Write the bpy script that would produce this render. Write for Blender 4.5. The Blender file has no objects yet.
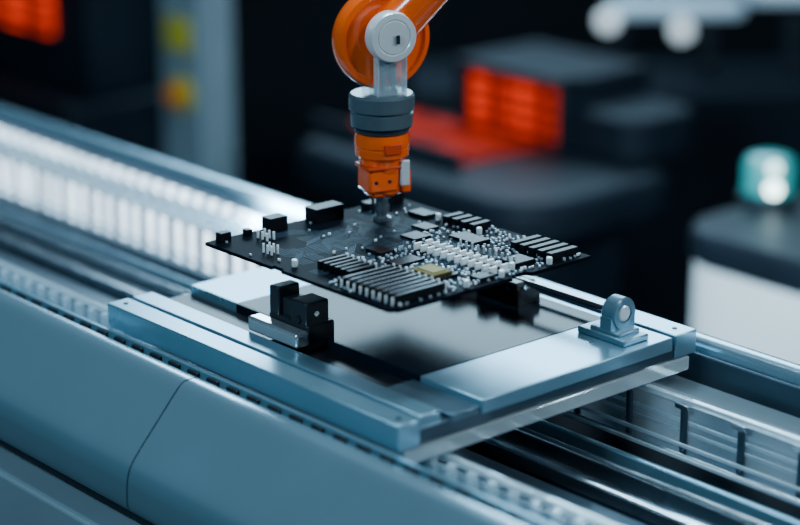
import bpy, bmesh, math, random
from mathutils import Vector, Matrix
random.seed(7)
S = bpy.context.scene
COL = S.collection
# ---------- camera numbers (unit = 10 cm; carrier plate top is z = 0) ----------
F_PX, PITCH, CH = 2056.0, math.radians(17.3), 3.568
FH = Vector((-.752, .659, 0)); RT = Vector((.659, .752, 0))
CAM = Vector((8.616, -7.550, CH))
def P(u, v, z):
    a = (u-400)/F_PX; b = (v-262.5)/F_PX
    t = (CH-z)/(math.sin(PITCH)+b*math.cos(PITCH))
    q = CAM + FH*(t*(math.cos(PITCH)-b*math.sin(PITCH))) + RT*(t*a)
    return Vector((q.x, q.y, z))
# ---------- materials ----------
def mat(name, col, metal=0.0, rough=0.4, var=0.12, scale=6.0, emit=None, es=0.0, alpha=1.0, bump=0.0, coat=0.0, spec=0.5, ribs=0, ior=1.45, lo=.06):
    m = bpy.data.materials.new(name); m.use_nodes = True
    nt = m.node_tree; b = nt.nodes['Principled BSDF']
    tc = nt.nodes.new('ShaderNodeTexCoord'); nz = nt.nodes.new('ShaderNodeTexNoise')
    nz.inputs['Scale'].default_value = scale; nz.inputs['Detail'].default_value = 5
    nt.links.new(tc.outputs['Object'], nz.inputs['Vector'])
    r = nt.nodes.new('ShaderNodeValToRGB'); nt.links.new(nz.outputs['Fac'], r.inputs['Fac'])
    r.color_ramp.elements[0].position = .3; r.color_ramp.elements[1].position = .7
    r.color_ramp.elements[0].color = tuple(c*(1-var) for c in col)+(1,)
    r.color_ramp.elements[1].color = tuple(min(1, c*(1+var)) for c in col)+(1,)
    nt.links.new(r.outputs['Color'], b.inputs['Base Color'])
    mr = nt.nodes.new('ShaderNodeMapRange'); nt.links.new(nz.outputs['Fac'], mr.inputs['Value'])
    mr.inputs['To Min'].default_value = max(.02, rough*.92); mr.inputs['To Max'].default_value = min(1, rough*1.08)
    nt.links.new(mr.outputs['Result'], b.inputs['Roughness'])
    b.inputs['Metallic'].default_value = metal
    b.inputs['Alpha'].default_value = alpha
    b.inputs['Coat Weight'].default_value = coat
    b.inputs['Specular IOR Level'].default_value = spec
    b.inputs['IOR'].default_value = ior
    if emit:
        b.inputs['Emission Color'].default_value = tuple(emit)+(1,)
        b.inputs['Emission Strength'].default_value = es
    if ribs:
        wv = nt.nodes.new('ShaderNodeTexWave'); wv.wave_type = 'BANDS'; wv.bands_direction = 'X'; wv.inputs['Scale'].default_value = ribs
        wv.inputs['Distortion'].default_value = 0.4; wv.inputs['Detail'].default_value = 1
        nt.links.new(tc.outputs['Object'], wv.inputs['Vector'])
        n3 = nt.nodes.new('ShaderNodeTexNoise'); n3.inputs['Scale'].default_value = 1.3
        nt.links.new(tc.outputs['Object'], n3.inputs['Vector'])
        mu = nt.nodes.new('ShaderNodeMath'); mu.operation = 'MULTIPLY'; nt.links.new(wv.outputs['Fac'], mu.inputs[0]); nt.links.new(n3.outputs['Fac'], mu.inputs[1])
        m2 = nt.nodes.new('ShaderNodeMapRange'); m2.inputs['To Min'].default_value = es*lo; m2.inputs['To Max'].default_value = es*2.1
        nt.links.new(mu.outputs[0], m2.inputs['Value']); nt.links.new(m2.outputs['Result'], b.inputs['Emission Strength'])
    if bump:
        bp = nt.nodes.new('ShaderNodeBump'); bp.inputs['Strength'].default_value = bump
        n2 = nt.nodes.new('ShaderNodeTexNoise'); n2.inputs['Scale'].default_value = scale*25
        nt.links.new(tc.outputs['Object'], n2.inputs['Vector'])
        nt.links.new(n2.outputs['Fac'], bp.inputs['Height']); nt.links.new(bp.outputs['Normal'], b.inputs['Normal'])
    return m
M = {}
M['blue'] = mat('blue_grey_paint', (.27, .46, .57), .65, .25, .04, 1.5, coat=.2)
M['plate'] = mat('anodised_plate', (.25, .45, .57), .70, .28, .04, 3)
M['lug'] = mat('lug_blue_grey', (.15, .27, .35), .6, .32, .05, 4)
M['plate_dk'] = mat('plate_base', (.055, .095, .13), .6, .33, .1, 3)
M['step'] = mat('plate_step', (.10, .18, .24), .6, .30, .08, 3)
M['panel'] = mat('dark_plate_sheet', (.004, .009, .016), .0, .16, .3, 4, ior=1.10)
M['steel'] = mat('brushed_steel', (.70, .80, .86), 1, .22, .08, 8)
M['nozzle'] = mat('nozzle_steel', (.34, .40, .45), .9, .28, .08, 8)
M['foot'] = mat('bright_clamp_steel', (.85, .91, .95), .8, .22, .05, 6)
M['black'] = mat('black_plastic', (.010, .013, .018), 0, .36, .2, 8)
M['clampg'] = mat('dark_grey_clamp', (.022, .028, .036), .2, .34, .15, 8)
M['dark'] = mat('dark_metal', (.02, .03, .042), .5, .4, .2, 2)
M['floor_in'] = mat('channel_floor', (.03, .05, .07), .7, .20, .15, 2)
M['clear'] = mat('clear_acrylic', (.55, .76, .88), .1, .06, .05, 4, alpha=.24)
M['edge'] = mat('glass_edge', (.70, .87, .96), .3, .07, .05, 4, alpha=.55)
M['frost'] = mat('frosted_panel', (.05, .09, .13), .8, .12, .3, 1.2, emit=(.55, .8, 1), es=.14, ribs=.42, lo=.0)  # unlit panel; brighter patches painted in as faint banded emission
M['orange'] = mat('orange_paint', (1.0, .115, .003), 0, .22, .03, 4, coat=.9)
M['orange_dk'] = mat('deep_orange_paint', (.60, .05, .004), 0, .4, .06, 4)
M['collar'] = mat('slate_collar', (.10, .15, .185), .35, .30, .06, 5)
M['white'] = mat('white_plastic', (.70, .77, .82), .25, .28, .04, 5)
M['pcb'] = mat('circuit_board_mask', (.003, .005, .009), 0, .5, .3, 5, ior=1.07)
M['trace'] = mat('board_traces', (.045, .08, .115), 0, .45, .1, 10, ior=1.1)
M['silk'] = mat('pale_solder', (.42, .52, .60), .3, .3, .1, 10)
M['chip'] = mat('chip_black', (.005, .007, .010), 0, .36, .2, 10, ior=1.2)
M['gold'] = mat('gold_chip', (.13, .10, .02), .2, .55, .15, 10, ior=1.25)
M['gold2'] = mat('gold_chip_lid', (.22, .17, .03), .3, .5, .15, 10, ior=1.25)
M['whitec'] = mat('white_component', (.82, .91, .97), 0, .22, .05, 12)
M['light'] = mat('light_panel', (.4, .55, .65), 0, .3, .03, 8, emit=(.66, .85, 1), es=3.9, ribs=1.9, lo=.03)
M['red'] = mat('red_lit', (.5, .02, .008), 0, .5, .1, 3, emit=(1, .045, .008), es=1.05, ribs=.45, lo=.15)
M['red_refl'] = mat('red_base_reflection', (.25, .012, .006), 0, .6, .1, 3, emit=(1, .04, .008), es=.5, ribs=.45, lo=.15, ior=1.1)  # emission paints the red reflection on the machine base
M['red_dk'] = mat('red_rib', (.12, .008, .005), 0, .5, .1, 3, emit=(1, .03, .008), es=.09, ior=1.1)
M['yellow'] = mat('yellow_plate', (.52, .46, .03), 0, .5, .06, 3)
M['amber'] = mat('amber_button', (.70, .22, .02), 0, .4, .06, 3)
M['cab'] = mat('blue_grey_cabinet', (.21, .31, .37), .1, .5, .08, 1)
M['cab_lt'] = mat('pale_cabinet', (.80, .89, .95), 0, .45, .05, 1)
M['navy'] = mat('navy_machine', (.008, .014, .022), .1, .45, .2, .8, ior=1.2)
M['teal'] = mat('teal_beacon', (.03, .30, .31), 0, .25, .06, 4, emit=(.03, .6, .6), es=.16)
M['lamp'] = mat('white_lamp', (1, 1, 1), 0, .3, .02, 4, emit=(.75, 1, .97), es=8)
M['lampf'] = mat('faint_lamp', (1, 1, 1), 0, .3, .02, 4, emit=(.6, 1, .95), es=3)
M['lampb'] = mat('blue_white_lamp', (1, 1, 1), 0, .3, .02, 4, emit=(.7, .88, 1), es=1.1)
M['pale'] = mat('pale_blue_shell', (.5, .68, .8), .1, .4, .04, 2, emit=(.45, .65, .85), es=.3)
M['floor'] = mat('dark_floor', (.012, .020, .030), 0, .35, .3, .3)
M['wall'] = mat('dark_wall', (.02, .032, .045), 0, .8, .3, .15)
# ---------- mesh helper ----------
ORG = {}
class MB:
    def __init__(s): s.bm = bmesh.new()
    def box(s, x0, x1, y0, y1, z0, z1):
        v = [s.bm.verts.new(p) for p in ((x0,y0,z0),(x1,y0,z0),(x1,y1,z0),(x0,y1,z0),(x0,y0,z1),(x1,y0,z1),(x1,y1,z1),(x0,y1,z1))]
        for f in ((0,3,2,1),(4,5,6,7),(0,1,5,4),(1,2,6,5),(2,3,7,6),(3,0,4,7)): s.bm.faces.new([v[i] for i in f])
        return s
    def obox(s, c, ax, ay, az, hx, hy, hz):
        c = Vector(c); vs = []
        for k in (-1, 1):
            for i, j in ((-1,-1),(1,-1),(1,1),(-1,1)):
                vs.append(s.bm.verts.new(c+ax*hx*i+ay*hy*j+az*hz*k))
        for f in ((0,3,2,1),(4,5,6,7),(0,1,5,4),(1,2,6,5),(2,3,7,6),(3,0,4,7)): s.bm.faces.new([vs[i] for i in f])
        return s
    def lathe(s, o, axis, prof, seg=40):
        o = Vector(o); ax = Vector(axis).normalized()
        t = Vector((0,0,1)) if abs(ax.z) < .9 else Vector((1,0,0))
        a = ax.cross(t).normalized(); b = ax.cross(a)
        rings = []
        for (d, r) in prof:
            rings.append([s.bm.verts.new(o+ax*d+(a*math.cos(2*math.pi*i/seg)+b*math.sin(2*math.pi*i/seg))*r) for i in range(seg)])
        for k in range(len(rings)-1):
            for i in range(seg):
                s.bm.faces.new((rings[k][i], rings[k][(i+1)%seg], rings[k+1][(i+1)%seg], rings[k+1][i]))
        s.bm.faces.new(rings[0]); s.bm.faces.new(rings[-1])
        return s
    def cyl(s, p0, p1, r, seg=24):
        p0 = Vector(p0); d = Vector(p1)-p0
        return s.lathe(p0, d, [(0, r), (d.length, r)], seg)
    def prism(s, prof, x0, x1):
        a = [s.bm.verts.new((x0, y, z)) for y, z in prof]; b = [s.bm.verts.new((x1, y, z)) for y, z in prof]
        n = len(prof)
        for i in range(n): s.bm.faces.new((a[i], a[(i+1)%n], b[(i+1)%n], b[i]))
        s.bm.faces.new(a); s.bm.faces.new(b)
        return s
    def extr(s, poly, z0, z1):
        a = [s.bm.verts.new((x, y, z0)) for x, y in poly]; b = [s.bm.verts.new((x, y, z1)) for x, y in poly]
        n = len(poly)
        for i in range(n): s.bm.faces.new((a[i], a[(i+1)%n], b[(i+1)%n], b[i]))
        s.bm.faces.new(a); s.bm.faces.new(b)
        return s
    def build(s, name, m, parent=None, bevel=0, kind=None):
        bmesh.ops.recalc_face_normals(s.bm, faces=s.bm.faces)
        off = ORG.get(parent.name, Vector()) if parent else Vector()
        bmesh.ops.translate(s.bm, verts=s.bm.verts, vec=-off)
        me = bpy.data.meshes.new(name); s.bm.to_mesh(me); s.bm.free()
        for p in me.polygons: p.use_smooth = True
        me.set_sharp_from_angle(angle=math.radians(32))
        me.materials.append(m)
        o = bpy.data.objects.new(name, me); COL.objects.link(o)
        if parent: o.parent = parent
        ORG[o.name] = off
        if bevel:
            b = o.modifiers.new('bevel', 'BEVEL'); b.width = bevel; b.segments = 2; b.limit_method = 'ANGLE'; b.harden_normals = False
        if kind: o['kind'] = kind
        return o
def tag(o, label, cat, group=None):
    o['label'] = label; o['category'] = cat
    if group: o['group'] = group
    return o
def thing(name, loc, label, cat, group=None):
    o = bpy.data.objects.new(name, None); COL.objects.link(o); o.location = loc; o.empty_display_size = .1
    ORG[o.name] = Vector(loc); return tag(o, label, cat, group)
def rep(proto, dx, dy, dz=0, parent=None):
    c = proto.copy(); COL.objects.link(c); c.location = proto.location + Vector((dx, dy, dz))
    c.parent = parent or proto.parent; ORG[c.name] = ORG[proto.name]
    return c
def chaikin(p, n=2):
    for _ in range(n):
        q = []
        for i in range(len(p)):
            a = p[i]; b = p[(i+1) % len(p)]
            q += [(a[0]*.75+b[0]*.25, a[1]*.75+b[1]*.25), (a[0]*.25+b[0]*.75, a[1]*.25+b[1]*.75)]
        p = q
    return p
def rrect(x0, x1, y0, y1, r, n=8):
    out = []
    for cx, cy, a0 in ((x1-r, y1-r, 0), (x0+r, y1-r, 90), (x0+r, y0+r, 180), (x1-r, y0+r, 270)):
        for i in range(n+1):
            a = math.radians(a0+90*i/n); out.append((cx+r*math.cos(a), cy+r*math.sin(a)))
    return out
Z = Vector((0,0,1)); FLOOR = -8.0
# ---------- setting ----------
MB().box(-45, 30, -22, 48, FLOOR-.3, FLOOR).build('floor', M['floor'], kind='structure')
wb = MB(); c = CAM+FH*46
wb.obox((c.x, c.y, 0), RT, FH, Z, 34, .2, 9); wb.build('wall_back', M['wall'], kind='structure')
# ---------- conveyor ----------
YC = -.665
cv = thing('conveyor', (0, YC, FLOOR), 'long blue-grey conveyor with rounded side covers and lit clear inner rails under the carrier plate', 'conveyor')
near = [(-1.82,-.34),(-1.82,-.15),(-1.835,-.115),(-1.86,-.10),(-1.93,-.10),(-1.965,-.12),(-2.02,-.18),(-2.22,-.40),(-2.27,-.46),(-2.29,-.50),(-2.305,-.56),(-2.31,-.70),(-2.28,-.72),(-2.18,-.70),(-2.0,-.5)]
near = chaikin(near, 2)
far = [(2*YC-y, z) for y, z in near]
for x0, x1 in ((-11.4, -7.385), (-7.375, -3.385), (-3.375, .545), (.557, 4.6)):
    for pr in (near, far):
        MB().prism(pr, x0, x1).build('side_cover', M['blue'], cv)
def series(name, m, xs, dims, bev=.006):
    pm = None
    for x in xs:
        if pm is None:
            w, y0, y1, z0, z1 = dims; pm = MB().box(x-w, x+w, y0, y1, z0, z1).build(name, m, cv, bev); px = x
        else: rep(pm, x-px, 0)
for sg in (-1, 1):
    def yy(a, b): return tuple(sorted((YC+sg*a, YC+sg*b)))
    y0, y1 = yy(1.16, 1.45); MB().box(-11.4, 4.6, y0, y1, -.90, -.52).build('frame_beam', M['dark'], cv)
    if sg == 1:
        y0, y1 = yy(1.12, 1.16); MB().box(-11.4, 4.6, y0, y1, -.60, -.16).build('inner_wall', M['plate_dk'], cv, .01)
    y0, y1 = yy(1.30, 1.62); MB().box(-11.4, 4.6, y0, y1, -2.3, -.92).build('lower_panel', M['cab'], cv, .03)
    y0, y1 = yy(.69, .73); MB().box(-11.4, 4.6, y0, y1, -.262, -.226).build('clear_rail', M['edge'], cv, .008)
    y0, y1 = yy(.80, 1.06); MB().box(-11.4, 4.6, y0, y1, -.31, -.29).build('clear_shelf', M['clear'], cv, .008)
    y0, y1 = yy(.665, .755); MB().box(-11.4, 4.6, y0, y1, -.56, -.52).build('rail_foot', M['steel'], cv, .008)
    if sg == 1:
        y0, y1 = yy(.775, .79)
        MB().box(-11.4, .2, y0, y1, -.52, -.27).build('light_panel', M['light'], cv)
        y0, y1 = yy(.93, .945)
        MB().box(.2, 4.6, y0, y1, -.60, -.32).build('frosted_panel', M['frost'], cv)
        y0, y1 = yy(1.06, 1.10); MB().box(-11.4, .2, y0, y1, -.28, -.21).build('light_panel', M['light'], cv)
        y0, y1 = yy(.735, .745); MB().box(.2, 4.6, y0, y1, -.52, -.27).build('clear_fence', M['clear'], cv)
        for ya, za in ((.66, -.46), (.60, -.50), (.845, -.48), (.80, -.40)):
            y0, y1 = yy(ya, ya+.018); MB().box(-11.4, 4.6, y0, y1, za-.02, za).build('fine_rail', M['edge'], cv, .004)
    y0, y1 = yy(.70, .73)
    series('post', M['plate_dk'], [4.43-.378*k for k in range(12)], (.016, y0, y1, -.52, -.262))
    if sg == 1:
        series('clear_post', M['plate_dk'], [-.1-.33*k for k in range(34)], (.012, y0, y1, -.52, -.262), .003)
        series('post_bracket', M['steel'], [4.43-.378*k for k in range(12)], (.045, y0-.012, y0-.001, -.29, -.262), .003)
y0, y1 = YC-.80, YC-.76
series('rail_rib', M['edge'], [4.4-.14*k for k in range(96)], (.022, y0, y1, -.33, -.228), .005)
MB().box(-11.4, 4.6, YC-.83, YC-.805, -.36, -.228).build('clear_fence', M['clear'], cv, .005)
MB().box(-11.4, 4.6, YC-.755, YC-.735, -.45, -.38).build('bright_trim', M['steel'], cv, .005)
series('shelf_rib', M['edge'], [-.1-.165*k for k in range(68)], (.03, YC+.84, YC+1.04, -.29, -.255), .003)
MB().box(-11.4, 4.6, -1.755, -1.735, -.32, -.125).build('slot_strip', M['plate'], cv)
series('slot_block', M['black'], [4.3-.17*k for k in range(62)], (.045, -1.775, -1.754, -.30, -.135), .004)
MB().box(-11.4, 4.6, YC-1.05, YC+1.12, -.72, -.62).build('channel_floor', M['floor_in'], cv)
for y0, y1, z1, mm in ((-1.24,-1.15,-.52,'plate'),(-.93,-.74,-.54,'plate_dk'),(-.60,-.55,-.53,'steel'),(-.22,-.18,-.52,'plate')):
    MB().box(-11.4, 4.6, y0, y1, -.62, z1).build('channel_bar', M[mm], cv, .012)
for y in (-1.0, -.42):
    MB().cyl((-11.4, y, -.5), (4.6, y, -.5), .022).build('guide_rod', M['steel'], cv)
for x in (-10.5, -4, 3.6):
    for y in (YC-1.3, YC+1.3):
        MB().box(x-.25, x+.25, y-.2, y+.2, FLOOR, -.9).build('leg', M['dark'], cv, .03)
# ---------- carrier plate ----------
ca = thing('carrier_plate', (.70, YC, -.222), 'flat blue-grey metal carrier plate with front bars and dark centre riding on the conveyor', 'carrier plate')
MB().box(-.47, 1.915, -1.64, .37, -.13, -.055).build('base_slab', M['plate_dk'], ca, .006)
MB().box(-.50, 1.925, -1.70, -1.56, -.135, 0).build('edge_bar', M['plate'], ca, .006)
MB().box(-.50, 1.895, -1.535, -1.40, -.12, 0).build('edge_bar', M['plate'], ca, .006)
MB().box(-.46, 1.925, .235, .40, -.13, 0).build('edge_bar', M['plate'], ca, .006)
MB().box(-.46, 1.935, -1.17, .20, -.075, 0).build('centre_plate', M['plate'], ca, .006)
MB().box(-.02, 1.49, -1.168, .16, 0, .003).build('dark_sheet', M['panel'], ca, .001)  # thin dark sheet laid on the centre plate
MB().box(-.02, 1.49, -1.176, -1.17, -.05, .002).build('dark_sheet_front', M['panel'], ca)
MB().box(-.46, 1.44, -1.40, -1.18, -.056, -.048).build('groove_liner', M['black'], ca)
MB().box(1.44, 1.925, -1.36, -1.172, -.07, -.028).build('groove_step', M['step'], ca, .005)
MB().box(-.42, 1.92, -1.66, .36, -.222, -.14).build('clear_underlay', M['edge'], ca, .01)
for x, y in ((1.85, -1.63), (-.42, -1.63), (1.84, .32)):
    MB().cyl((x, y, -.01), (x, y, .004), .014).build('screw', M['dark'], ca)
def fork(x, y, tall=.24, foot=True):
    body = MB(); body.box(x-.15, x+.18, y-.08, y+.10, -.04, .10)
    body.box(x-.15, x-.07, y-.075, y+.07, .09, tall+.01); body.box(x+.03, x+.17, y-.08, y+.07, .09, tall-.02); body.box(x-.08, x+.04, y-.045, y+.07, .09, tall*.80)
    b = body.build('clamp', M['clampg'], ca, .010)
    MB().cyl((x-.16, y-.02, tall*.66), (x+.18, y-.02, tall*.66), .014).build('clamp_pin', M['steel'], b)
    MB().lathe((x+.10, y-.08, tall*.5), (0,-1,0), [(0,.022),(.008,.022),(.010,.018)], 24).build('clamp_bolt', M['dark'], b)
    if foot:
        f = MB(); f.box(x-.22, x+.20, y-.17, y-.083, 0, .08)
        f.build('clamp_foot', M['foot'], b, .014)
fork(.59, -1.225)
fork(.86, .02, .15, False)
ey = MB(); ey.box(1.54, 1.875, -.11, .08, 0.0, .035); ey.box(1.61, 1.82, -.09, .07, .03, .055)
eb = ey.build('eyelet_base', M['lug'], ca, .008)
r = MB(); r.lathe((1.67, .01, .13), (1,0,0), [(0,.078),(.012,.088),(.085,.088),(.095,.080),(.095,.05),(.08,.045)], 36); r.box(1.68, 1.757, -.086, .096, .03, .12)
r.build('eyelet_ring', M['lug'], eb)
MB().lathe((1.74, .01, .132), (1,0,0), [(0,.045),(.022,.043),(.027,.035)], 28).build('eyelet_plug', M['white'], eb)
MB().cyl((.55, .02, .12), (1.675, .02, .12), .018).build('tie_rod', M['steel'], ca)
MB().cyl((.55, .13, .05), (1.70, .13, .05), .013).build('tie_rod', M['steel'], ca)
MB().box(.40, .52, -.05, .17, 0, .17).build('rod_block', M['black'], ca, .01)
# ---------- circuit board ----------
BX0, BX1, BY0, BY1, BZ0, BZ = .045, 1.57, -1.42, -.05, .395, .415
cb = thing('circuit_board', (.8, -.74, BZ0), 'black circuit board crowded with chips and pins held level by the robot gripper', 'circuit board')
outl = [(BX0,BY0),(.62,BY0),(.62,BY0+.02),(.70,BY0+.02),(.70,BY0),(BX1-.04,BY0),(BX1,BY0+.04),(BX1,-.62),(BX1-.03,-.60),(BX1-.03,-.50),(BX1,-.48),(BX1,BY1),(.9,BY1),(.88,BY1-.03),(.78,BY1-.03),(.76,BY1),(BX0,BY1)]
MB().extr(outl, BZ0, BZ).build('board', M['pcb'], cb, .002)
tr = MB()
def strip(pts, w, z):
    for (ax, ay), (bx, by) in zip(pts, pts[1:]):
        d = Vector((bx-ax, by-ay, 0)); d.normalize(); n = Vector((-d.y, d.x, 0))*w/2; e = d*w*.4
        q = [Vector((ax, ay, z))-e-n, Vector((bx, by, z))+e-n, Vector((bx, by, z))+e+n, Vector((ax, ay, z))-e+n]
        tr.bm.faces.new([tr.bm.verts.new(p) for p in q])
for _ in range(36):
    x = random.uniform(BX0+.1, BX1-.4); y = random.uniform(BY0+.08, BY1-.3); a = random.uniform(.08, .3); b = random.uniform(.05, .14)*random.choice((-1, 1)); c2 = random.uniform(.06, .3)
    sw = random.random() < .5
    for k in range(random.randint(3, 7)):
        o = k*.020
        pts = [(x, y+o), (x+a-o*.4, y+o), (x+a-o*.4+abs(b), y+o+b), (x+a+abs(b)+c2, y+o+b)]
        if sw: pts = [(x+(q[1]-y), y+(q[0]-x)) for q in pts]
        if all(BX0+.02 < q[0] < BX1-.02 and BY0+.02 < q[1] < BY1-.02 for q in pts): strip(pts, .0055, BZ+.0008)
tr.build('traces', M['trace'], cb, kind='stuff')
occ = []
def free(x, y, r):
    return all(abs(x-a) > r+w or abs(y-b) > r+h for a, b, w, h in occ)
protos = {}
def comp(name, m, x, y, sx, sy, sz, bev=.003, dz=0):
    k = (name, round(sx,3), round(sy,3), round(sz,3), m)
    if k not in protos:
        o = MB().box(-sx/2, sx/2, -sy/2, sy/2, 0, sz).build(name, M[m], None, bev)
        protos[k] = o
    else:
        o = protos[k].copy(); COL.objects.link(o)
    o.parent = cb; o.location = Vector((x, y, BZ+dz))-Vector(cb.location)
    occ.append((x, y, sx/2, sy/2)); return o
occ.append((.33, -.43, .09, .09))
for i in range(9):
    x = 1.51-.048*i
    comp('memory_slot', 'chip', x, -1.20, .024, .33, .05)
    comp('slot_clip', 'whitec', x, -1.371, .012, .010, .042)
    comp('slot_clip', 'whitec', x, -1.028, .012, .010, .055)
    comp('slot_key', 'silk', x, -1.20, .005, .29, .002, .0004, .05)
for i in range(6):
    x = 1.045-.045*i
    comp('slim_slot', 'chip', x, -1.18, .023, .18, .045)
    comp('slot_clip', 'whitec', x, -1.080, .014, .012, .05)
comp('chip_socket', 'chip', 1.275, -.905, .22, .17, .02)
g = MB().box(1.275-.085, 1.275+.085, -.905-.068, -.905+.068, BZ+.02, BZ+.034).build('processor', M['gold'], cb, .004)
MB().box(1.275-.06, 1.275+.06, -.905-.043, -.905+.043, BZ+.034, BZ+.038).build('processor_lid', M['gold2'], g, .002)
for i in range(12):
    comp('white_connector', 'whitec', .89+.052*i, -.655, .014, .05, .038)
    comp('white_connector', 'whitec', .89+.052*i, -.575, .014, .05, .038)
comp('connector_base', 'chip', 1.16, -.615, .60, .02, .03)
for (x, y, sx, sy, sz) in ((.09,-1.33,.05,.07,.05),(.09,-1.17,.04,.04,.035),(.11,-1.00,.08,.12,.08),(.12,-.66,.10,.20,.08),(.12,-.30,.07,.14,.04),(.12,-.14,.06,.08,.06)):
    comp('edge_connector', 'chip', x, y, sx, sy, sz)
for i in range(5):
    comp('ribbed_connector', 'chip', 1.22+.066*i, -.18, .040, .20, .04)
for i in range(4):
    comp('ribbed_connector', 'chip', .62+.07*i, -.15, .040, .13, .04)
for (x, y, sx, sy, sz) in ((.95,-.34,.2,.12,.02),(1.40,-.42,.12,.14,.02),(1.02,-.86,.1,.18,.015),(.62,-.36,.12,.1,.015),(.80,-.84,.12,.1,.02),(.42,-.2,.14,.1,.02),(1.48,-.74,.08,.12,.02),(.72,-.52,.12,.12,.015)):
    comp('chip', 'chip', x, y, sx, sy, sz)
for i in range(3):
    for j in range(2):
        comp('header_pin', 'whitec', .40+.035*i, -1.30+.04*j, .010, .010, .05, .002)
        comp('header_pin', 'whitec', .17+.04*i, -1.16+.045*j, .012, .010, .045, .002)
for i in range(10):
    comp('header_pin', 'silk', 1.0+.045*i, -.45, .011, .011, .04, .002)
cp = None
for (x, y) in ((1.53,-.90),(1.47,-.53),(1.53,-.66),(.70,-1.33),(.55,-.20),(.9,-.22),(1.53,-.32)):
    if cp is None:
        o = MB().lathe((0,0,0), Z, [(0,.014),(.005,.016),(.034,.016),(.038,.012)], 16).build('capacitor', M['whitec'], None); cp = o
    else:
        o = cp.copy(); COL.objects.link(o)
    o.parent = cb; o.location = Vector((x, y, BZ))-Vector(cb.location); occ.append((x, y, .024, .024))
n = 0; tries = 0; rest = MB()
while n < 380 and tries < 26000:
    tries += 1
    x = random.uniform(BX0+.03, BX1-.03); y = random.uniform(BY0+.03, BY1-.03)
    if x+(y+.7)*.35 < .80 and random.random() < .96: continue
    if not free(x, y, .009): continue
    sw = random.random() < .5
    sx, sy = (.014, .007) if sw else (.007, .014)
    if n < 95: comp('resistor', 'whitec' if n % 3 else 'silk', x, y, sx*1.2, sy*1.2, .014, .002)  # small board parts; white colour also paints in bright glints
    else:
        rest.box(x-sx/2, x+sx/2, y-sy/2, y+sy/2, BZ, BZ+.010); occ.append((x, y, sx/2, sy/2))
    n += 1
rest.build('resistor', M['silk'], cb, kind='stuff')
# ---------- robot ----------
gx, gy = .334, -.425
ra = thing('robot_arm', (gx, gy, BZ), 'orange robot arm with slate collar and white joint cap holding the circuit board', 'robot arm')
nz = MB().lathe((gx, gy, BZ), Z, [(0,.050),(.015,.050),(.025,.030),(.05,.030),(.055,.044),(.09,.044),(.095,.036),(.12,.036),(.125,.05),(.17,.05)], 28).build('nozzle', M['nozzle'], ra)
nx = Vector((.960, -.279, 0)); ny = Vector((.279, .960, 0))
for sgn in (-1, 1):
    q = Vector((gx, gy, 0))+ny*.055*sgn
    MB().cyl(q+Z*(BZ+.04), q+Z*.60, .008, 12).build('suction_finger', M['dark'], nz)
MB().lathe((gx, gy, .565), Z, [(0,.085),(.02,.105),(.13,.115),(.15,.125),(.22,.125)], 36).build('gripper_body', M['orange'], ra)
MB().obox(Vector((gx,gy,.665))-ny*.035+nx*.03, nx, ny, Z, .085, .09, .068).build('jaw', M['orange'], ra, .016)
MB().obox(Vector((gx,gy,.590))-ny*.03+nx*.03, nx, ny, Z, .065, .065, .022).build('jaw_tip', M['orange'], ra, .010)
MB().obox(Vector((gx,gy,.735))-ny*.035+nx*.03, nx, ny, Z, .095, .10, .008).build('jaw_lip', M['orange_dk'], ra, .004)
MB().obox(Vector((gx,gy,.64))+ny*.105+nx*.04, nx, ny, Z, .05, .035, .065).build('jaw', M['orange'], ra, .014)
MB().obox(Vector((gx,gy,.70))+ny*.085+nx*.118, nx, ny, Z, .010, .026, .07).build('jaw_sensor', M['white'], ra, .005)
for k in (-1, 1):
    MB().lathe(Vector((gx,gy,.66))+ny*(-.045+.04*k)+nx*.113, nx, [(0,.010),(.006,.010),(.007,.007)], 16).build('jaw_screw', M['dark'], ra)
MB().lathe((gx, gy, .775), Z, [(0,.128),(.015,.148),(.055,.150),(.06,.146),(.066,.146),(.07,.152),(.12,.152),(.135,.146),(.14,.146)], 48).build('gripper_sleeve', M['orange'], ra)
MB().obox(Vector((gx,gy,.845))+nx*.145, nx, ny, Z, .012, .05, .03).build('sleeve_tab', M['orange_dk'], ra, .005)
MB().lathe((gx, gy, .915), Z, [(0,.140),(.01,.152),(.03,.152),(.035,.168)], 48).build('lower_ring', M['plate_dk'], ra)
MB().lathe((gx, gy, .95), Z, [(0,.160),(.008,.170),(.075,.172),(.08,.165),(.09,.165),(.095,.180),(.17,.180),(.182,.168),(.182,.10)], 48).build('collar', M['collar'], ra)
HZ = 1.425; hc = Vector((gx, gy, HZ))+RT*.012
MB().lathe(hc-nx*.15, nx, [(0,.20),(.03,.25),(.08,.275),(.15,.275),(.175,.262),(.18,.235),(.165,.225),(.165,.15)], 64).build('joint_housing', M['orange'], ra)
MB().lathe(hc+nx*.0, nx, [(0,.225),(.012,.222),(.012,.16)], 56).build('joint_face', M['orange_dk'], ra)
f = MB(); f.obox(hc+nx*.085-Z*.15+RT*.01, nx, ny, Z, .008, .088, .16); f.obox(Vector((gx,gy,1.15)), nx, ny, Z, .08, .085, .03)
f.build('yoke', M['clear'], ra, .006)
MB().obox(hc-nx*.02-Z*.17+RT*.01, nx, ny, Z, .008, .088, .15).build('yoke', M['clear'], ra, .004)
yc_ = MB()
yc_.obox(hc+nx*.03-Z*.17+ny*(-.03)+RT*.01, nx, ny, Z, .02, .012, .14)
yc_.obox(hc+nx*.03-Z*.17+ny*(.03)+RT*.01, nx, ny, Z, .02, .008, .14)
yc_.obox(hc+nx*.03-Z*.29+RT*.01, nx, ny, Z, .018, .05, .02)
yc_.build('yoke_core', M['collar'], ra, .004)
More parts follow.
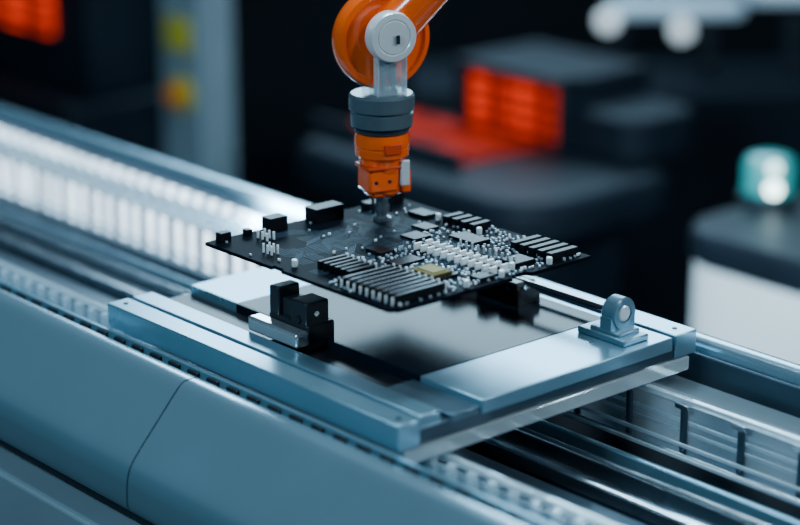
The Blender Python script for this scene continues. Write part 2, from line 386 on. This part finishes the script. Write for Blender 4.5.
for k in (-1, 1):
    MB().obox(hc+nx*.06-Z*.16+ny*.082*k+RT*.01, nx, ny, Z, .03, .004, .15).build('yoke_side', M['edge'], ra, .002)
cc = hc+nx*.06+Z*.03
cp_ = MB().lathe(cc, nx, [(0,.138),(.06,.138),(.075,.129),(.078,.100),(.073,.096),(.073,.05)], 48).build('joint_cap', M['white'], ra)
MB().lathe(cc+nx*.067, nx, [(0,.093),(.010,.087)], 40).build('cap_disc', M['white'], cp_)
MB().obox(cc+nx*.079+RT*.02-Z*.01, nx, ny, Z, .003, .009, .024).build('cap_slot', M['dark'], cp_)
ad = (RT*.70+Z*.70-FH*.05).normalized()
a0 = hc-nx*.06+RT*-.02-Z*.03
MB().lathe(a0+ad*.1, ad, [(0,.15),(.15,.125),(.35,.11),(.8,.14),(2.2,.20),(4.2,.24)], 40).build('forearm', M['orange'], ra)
e = a0+ad*4.3
MB().lathe(e-nx*.35, nx, [(0,.4),(.05,.45),(.65,.45),(.7,.4)], 40).build('elbow_joint', M['orange'], ra)
MB().cyl(e, e+Z*4.5, .3).build('upper_link', M['orange'], ra)
# ---------- background ----------
bc = P(478, 155, -1.6)
mm = thing('inspection_machine', (bc.x, bc.y, FLOOR), 'black rounded machine with a red-lit chamber behind the robot gripper', 'machine')
MB().extr(rrect(bc.x-1.85, bc.x+1.85, bc.y-1.15, bc.y+1.15, .55), -2.05, -1.6).build('base', M['navy'], mm, .12)
MB().extr(rrect(bc.x-1.5, bc.x+1.5, bc.y-.85, bc.y+.85, .4), FLOOR, -2.0).build('pedestal', M['navy'], mm)
c0 = P(566, 152, -1.6)
t = MB(); t.box(c0.x-1.7, c0.x, c0.y+.22, c0.y+1.25, -1.6, -.86); t.box(c0.x-.12, c0.x, c0.y-.05, c0.y+.25, -1.6, -.86); t.box(c0.x-1.7, c0.x-1.60, c0.y, c0.y+.25, -1.6, -.86); t.box(c0.x-1.7, c0.x, c0.y-.05, c0.y+.25, -.95, -.86)
ch = t.build('chamber', M['navy'], mm, .03)
MB().box(c0.x-1.60, c0.x-.12, c0.y+.17, c0.y+.219, -1.58, -.96).build('red_window', M['red'], ch)
for k in range(4):
    zz = -1.50+.15*k; MB().box(c0.x-1.60, c0.x-.12, c0.y+.12, c0.y+.17, zz, zz+.04).build('window_rib', M['red_dk'], ch)
for k in range(3):
    xx = c0.x-1.25+.38*k; MB().box(xx, xx+.04, c0.y+.11, c0.y+.12, -1.58, -.96).build('window_bar', M['red_dk'], ch)
MB().extr(rrect(c0.x-.2, c0.x+.9, c0.y+.05, c0.y+1.1, .30), -1.6, -1.15).build('side_box', M['navy'], mm, .06)
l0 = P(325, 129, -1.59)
ty = MB().box(l0.x, l0.x+2.1, l0.y, l0.y+1.25, -1.6, -1.57).build('red_reflection', M['red_dk'], mm)  # glowing slab and strips stand in for red light reflected off the base
for k in range(4): MB().box(l0.x+.05, l0.x+2.05, l0.y+.08+.29*k, l0.y+.22+.29*k, -1.57, -1.555).build('reflection_strip', M['red_refl'], ty)
MB().box(l0.x-.1, l0.x+2.2, l0.y-.14, l0.y-.02, -1.6, -1.42).build('base_wall', M['navy'], mm, .04)
pc = P(205, 190, -2.5)
pl = thing('control_pillar', (pc.x, pc.y, FLOOR), 'blue-grey control pillar carrying a yellow square plate above an amber button', 'control pillar')
MB().box(pc.x-.78, pc.x, pc.y, pc.y+.45, FLOOR, 1.2).build('post_body', M['cab'], pl, .03)
MB().box(pc.x, pc.x+.03, pc.y+.06, pc.y+.40, FLOOR+.3, 1.1).build('side_panel', M['cab'], pl)
MB().box(pc.x-.62, pc.x-.18, pc.y-.05, pc.y, -.98, -.60).build('yellow_plate', M['yellow'], pl, .02)
bt = MB().lathe((pc.x-.36, pc.y, -1.46), (0,-1,0), [(0,.20),(.05,.20),(.06,.15)], 32).build('button_base', M['yellow'], pl)
MB().lathe((pc.x-.36, pc.y-.06, -1.46), (0,-1,0), [(0,.09),(.05,.09),(.06,.14),(.10,.14),(.13,.10)], 32).build('button', M['amber'], bt)
lc = P(70, 150, -2.0)
lm = thing('side_cabinet', (lc.x, lc.y, FLOOR), 'dark machine cabinet with a glowing red window left of the control pillar', 'cabinet')
MB().box(lc.x-4.5, lc.x, lc.y, lc.y+1.6, FLOOR, -1.55).build('lower_body', M['navy'], lm, .05)
MB().box(lc.x-4.3, lc.x-.3, lc.y+.5, lc.y+1.5, -1.55, -.05).build('upper_body', M['navy'], lm, .05)
rw = MB().box(lc.x-2.6, lc.x-1.03, lc.y+.46, lc.y+.5, -.92, -.38).build('red_window', M['red'], lm)
for k in range(3): MB().box(lc.x-2.6, lc.x-1.03, lc.y+.43, lc.y+.46, -.86+.17*k, -.80+.17*k).build('window_rib', M['red_dk'], rw)
MB().box(lc.x-4.5, lc.x+.05, lc.y-.05, lc.y+.1, -1.62, -1.5).build('front_rail', M['dark'], lm, .02)
rc = P(690, 75, -2.0)
rb = thing('rear_bench', (rc.x, rc.y, FLOOR), 'dark rear bench topped by a pale blue curved rail with two glowing lamps', 'bench')
MB().obox((rc.x, rc.y, (FLOOR-2)/2), RT, FH, Z, 3.6, 1.0, (-2.0-FLOOR)/2).build('bench_body', M['navy'], rb, .05)
q = Vector((rc.x, rc.y, -1.20))
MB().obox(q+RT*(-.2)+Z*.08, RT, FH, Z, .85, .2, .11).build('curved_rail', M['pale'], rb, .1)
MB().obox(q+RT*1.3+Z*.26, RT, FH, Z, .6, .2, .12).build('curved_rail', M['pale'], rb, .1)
for dx in (-.95, .2, 1.3):
    MB().obox(q+RT*dx+Z*(-.4), RT, FH, Z, .1, .1, .4).build('rail_post', M['dark'], rb, .02)
for dx, dz in ((-1.1, -.06), (-.16, -.18)):
    MB().lathe(q+RT*dx+Z*dz-FH*.15, -FH, [(0,.13),(.08,.13),(.14,.08)], 28).build('lamp', M['lampb'], rb)
K = P(662, 224, -1.3)
dr = thing('rounded_cabinet', (K.x+1.3, K.y+1.0, FLOOR), 'white rounded-corner cabinet with a dark top at the right behind the conveyor', 'cabinet')
MB().extr(rrect(K.x+.04, K.x+2.56, K.y+.04, K.y+1.96, .55, 12), FLOOR, -1.57).build('cabinet_body', M['cab_lt'], dr, .02)
MB().extr(rrect(K.x, K.x+2.6, K.y, K.y+2.0, .58, 12), -1.60, -1.3).build('cabinet_top', M['navy'], dr, .07)
tp = P(768, 200, -1.3)
be = thing('beacon_light', (tp.x, tp.y, -1.3), 'teal beacon with bright white lights on the dark top of the white cabinet', 'beacon light')
MB().lathe((tp.x, tp.y, -1.3), Z, [(0,.26),(.06,.26),(.08,.24)], 40).build('beacon_base', M['dark'], be)
MB().lathe((tp.x, tp.y, -1.22), Z, [(0,.23),(.25,.23),(.31,.2),(.34,.12)], 40).build('beacon_lens', M['teal'], be)
MB().lathe(Vector((tp.x, tp.y, -1.14))-FH*.19, -FH, [(0,.065),(.06,.065),(.08,.04)], 24).build('beacon_lamp', M['lamp'], be)
MB().lathe(Vector((tp.x, tp.y, -.96))-FH*.19, -FH, [(0,.055),(.06,.055),(.08,.03)], 24).build('beacon_lamp', M['lampf'], be)
# ---------- lights ----------
def area(name, loc, target, sx, sy, power, col):
    l = bpy.data.lights.new(name, 'AREA'); l.shape = 'RECTANGLE'; l.size = sx; l.size_y = sy; l.energy = power; l.color = col
    o = bpy.data.objects.new(name, l); COL.objects.link(o); o.location = loc
    o.rotation_euler = (Vector(target)-Vector(loc)).to_track_quat('-Z', 'Y').to_euler()
area('rear_softbox', FH*15+RT*1.5+Vector((0,0,6.2)), (0,0,0), 10, 3.6, 1550, (.50, .81, 1))
area('overhead', (-1, 1, 9), (0,-.5,0), 3.0, 3.0, 800, (.60, .86, 1))
area('front_fill', (1.5, -11, 7.5), (0,-1.5,-.3), 4, 1.8, 900, (.53, .82, 1))
area('robot_key', (7, 1, 8), (.3,-.4,1.2), 1.0, 1.0, 220, (1, .98, .95))
area('right_rim', (9, 7, 5), (.5,0,.5), 2.0, 2.0, 680, (.72, .89, 1))
area('rear_room', FH*26+Vector((2,-2,7)), FH*14+Vector((0,0,-3)), 10, 6, 480, (.5, .74, 1))
area('cabinet_fill', K+Vector((1.5,-4.5,1.5)), K+Vector((1.2,0,-1.0)), 2, 2, 560, (.72, .9, 1))  # unseen lamp added to brighten the white cabinet body
w = bpy.data.worlds.new('world'); S.world = w; w.use_nodes = True
w.node_tree.nodes['Background'].inputs[0].default_value = (.022, .055, .09, 1)
w.node_tree.nodes['Background'].inputs[1].default_value = 0.6
# ---------- camera ----------
cd = bpy.data.cameras.new('camera'); co = bpy.data.objects.new('camera', cd); COL.objects.link(co)
cd.sensor_width = 36; cd.lens = 36*F_PX/800; cd.clip_start = .1; cd.clip_end = 300
co.location = CAM
fwd = FH*math.cos(PITCH)-Z*math.sin(PITCH)
co.rotation_euler = fwd.to_track_quat('-Z', 'Y').to_euler()
cd.dof.use_dof = True; cd.dof.focus_distance = 10.8; cd.dof.aperture_fstop = .37
S.camera = co
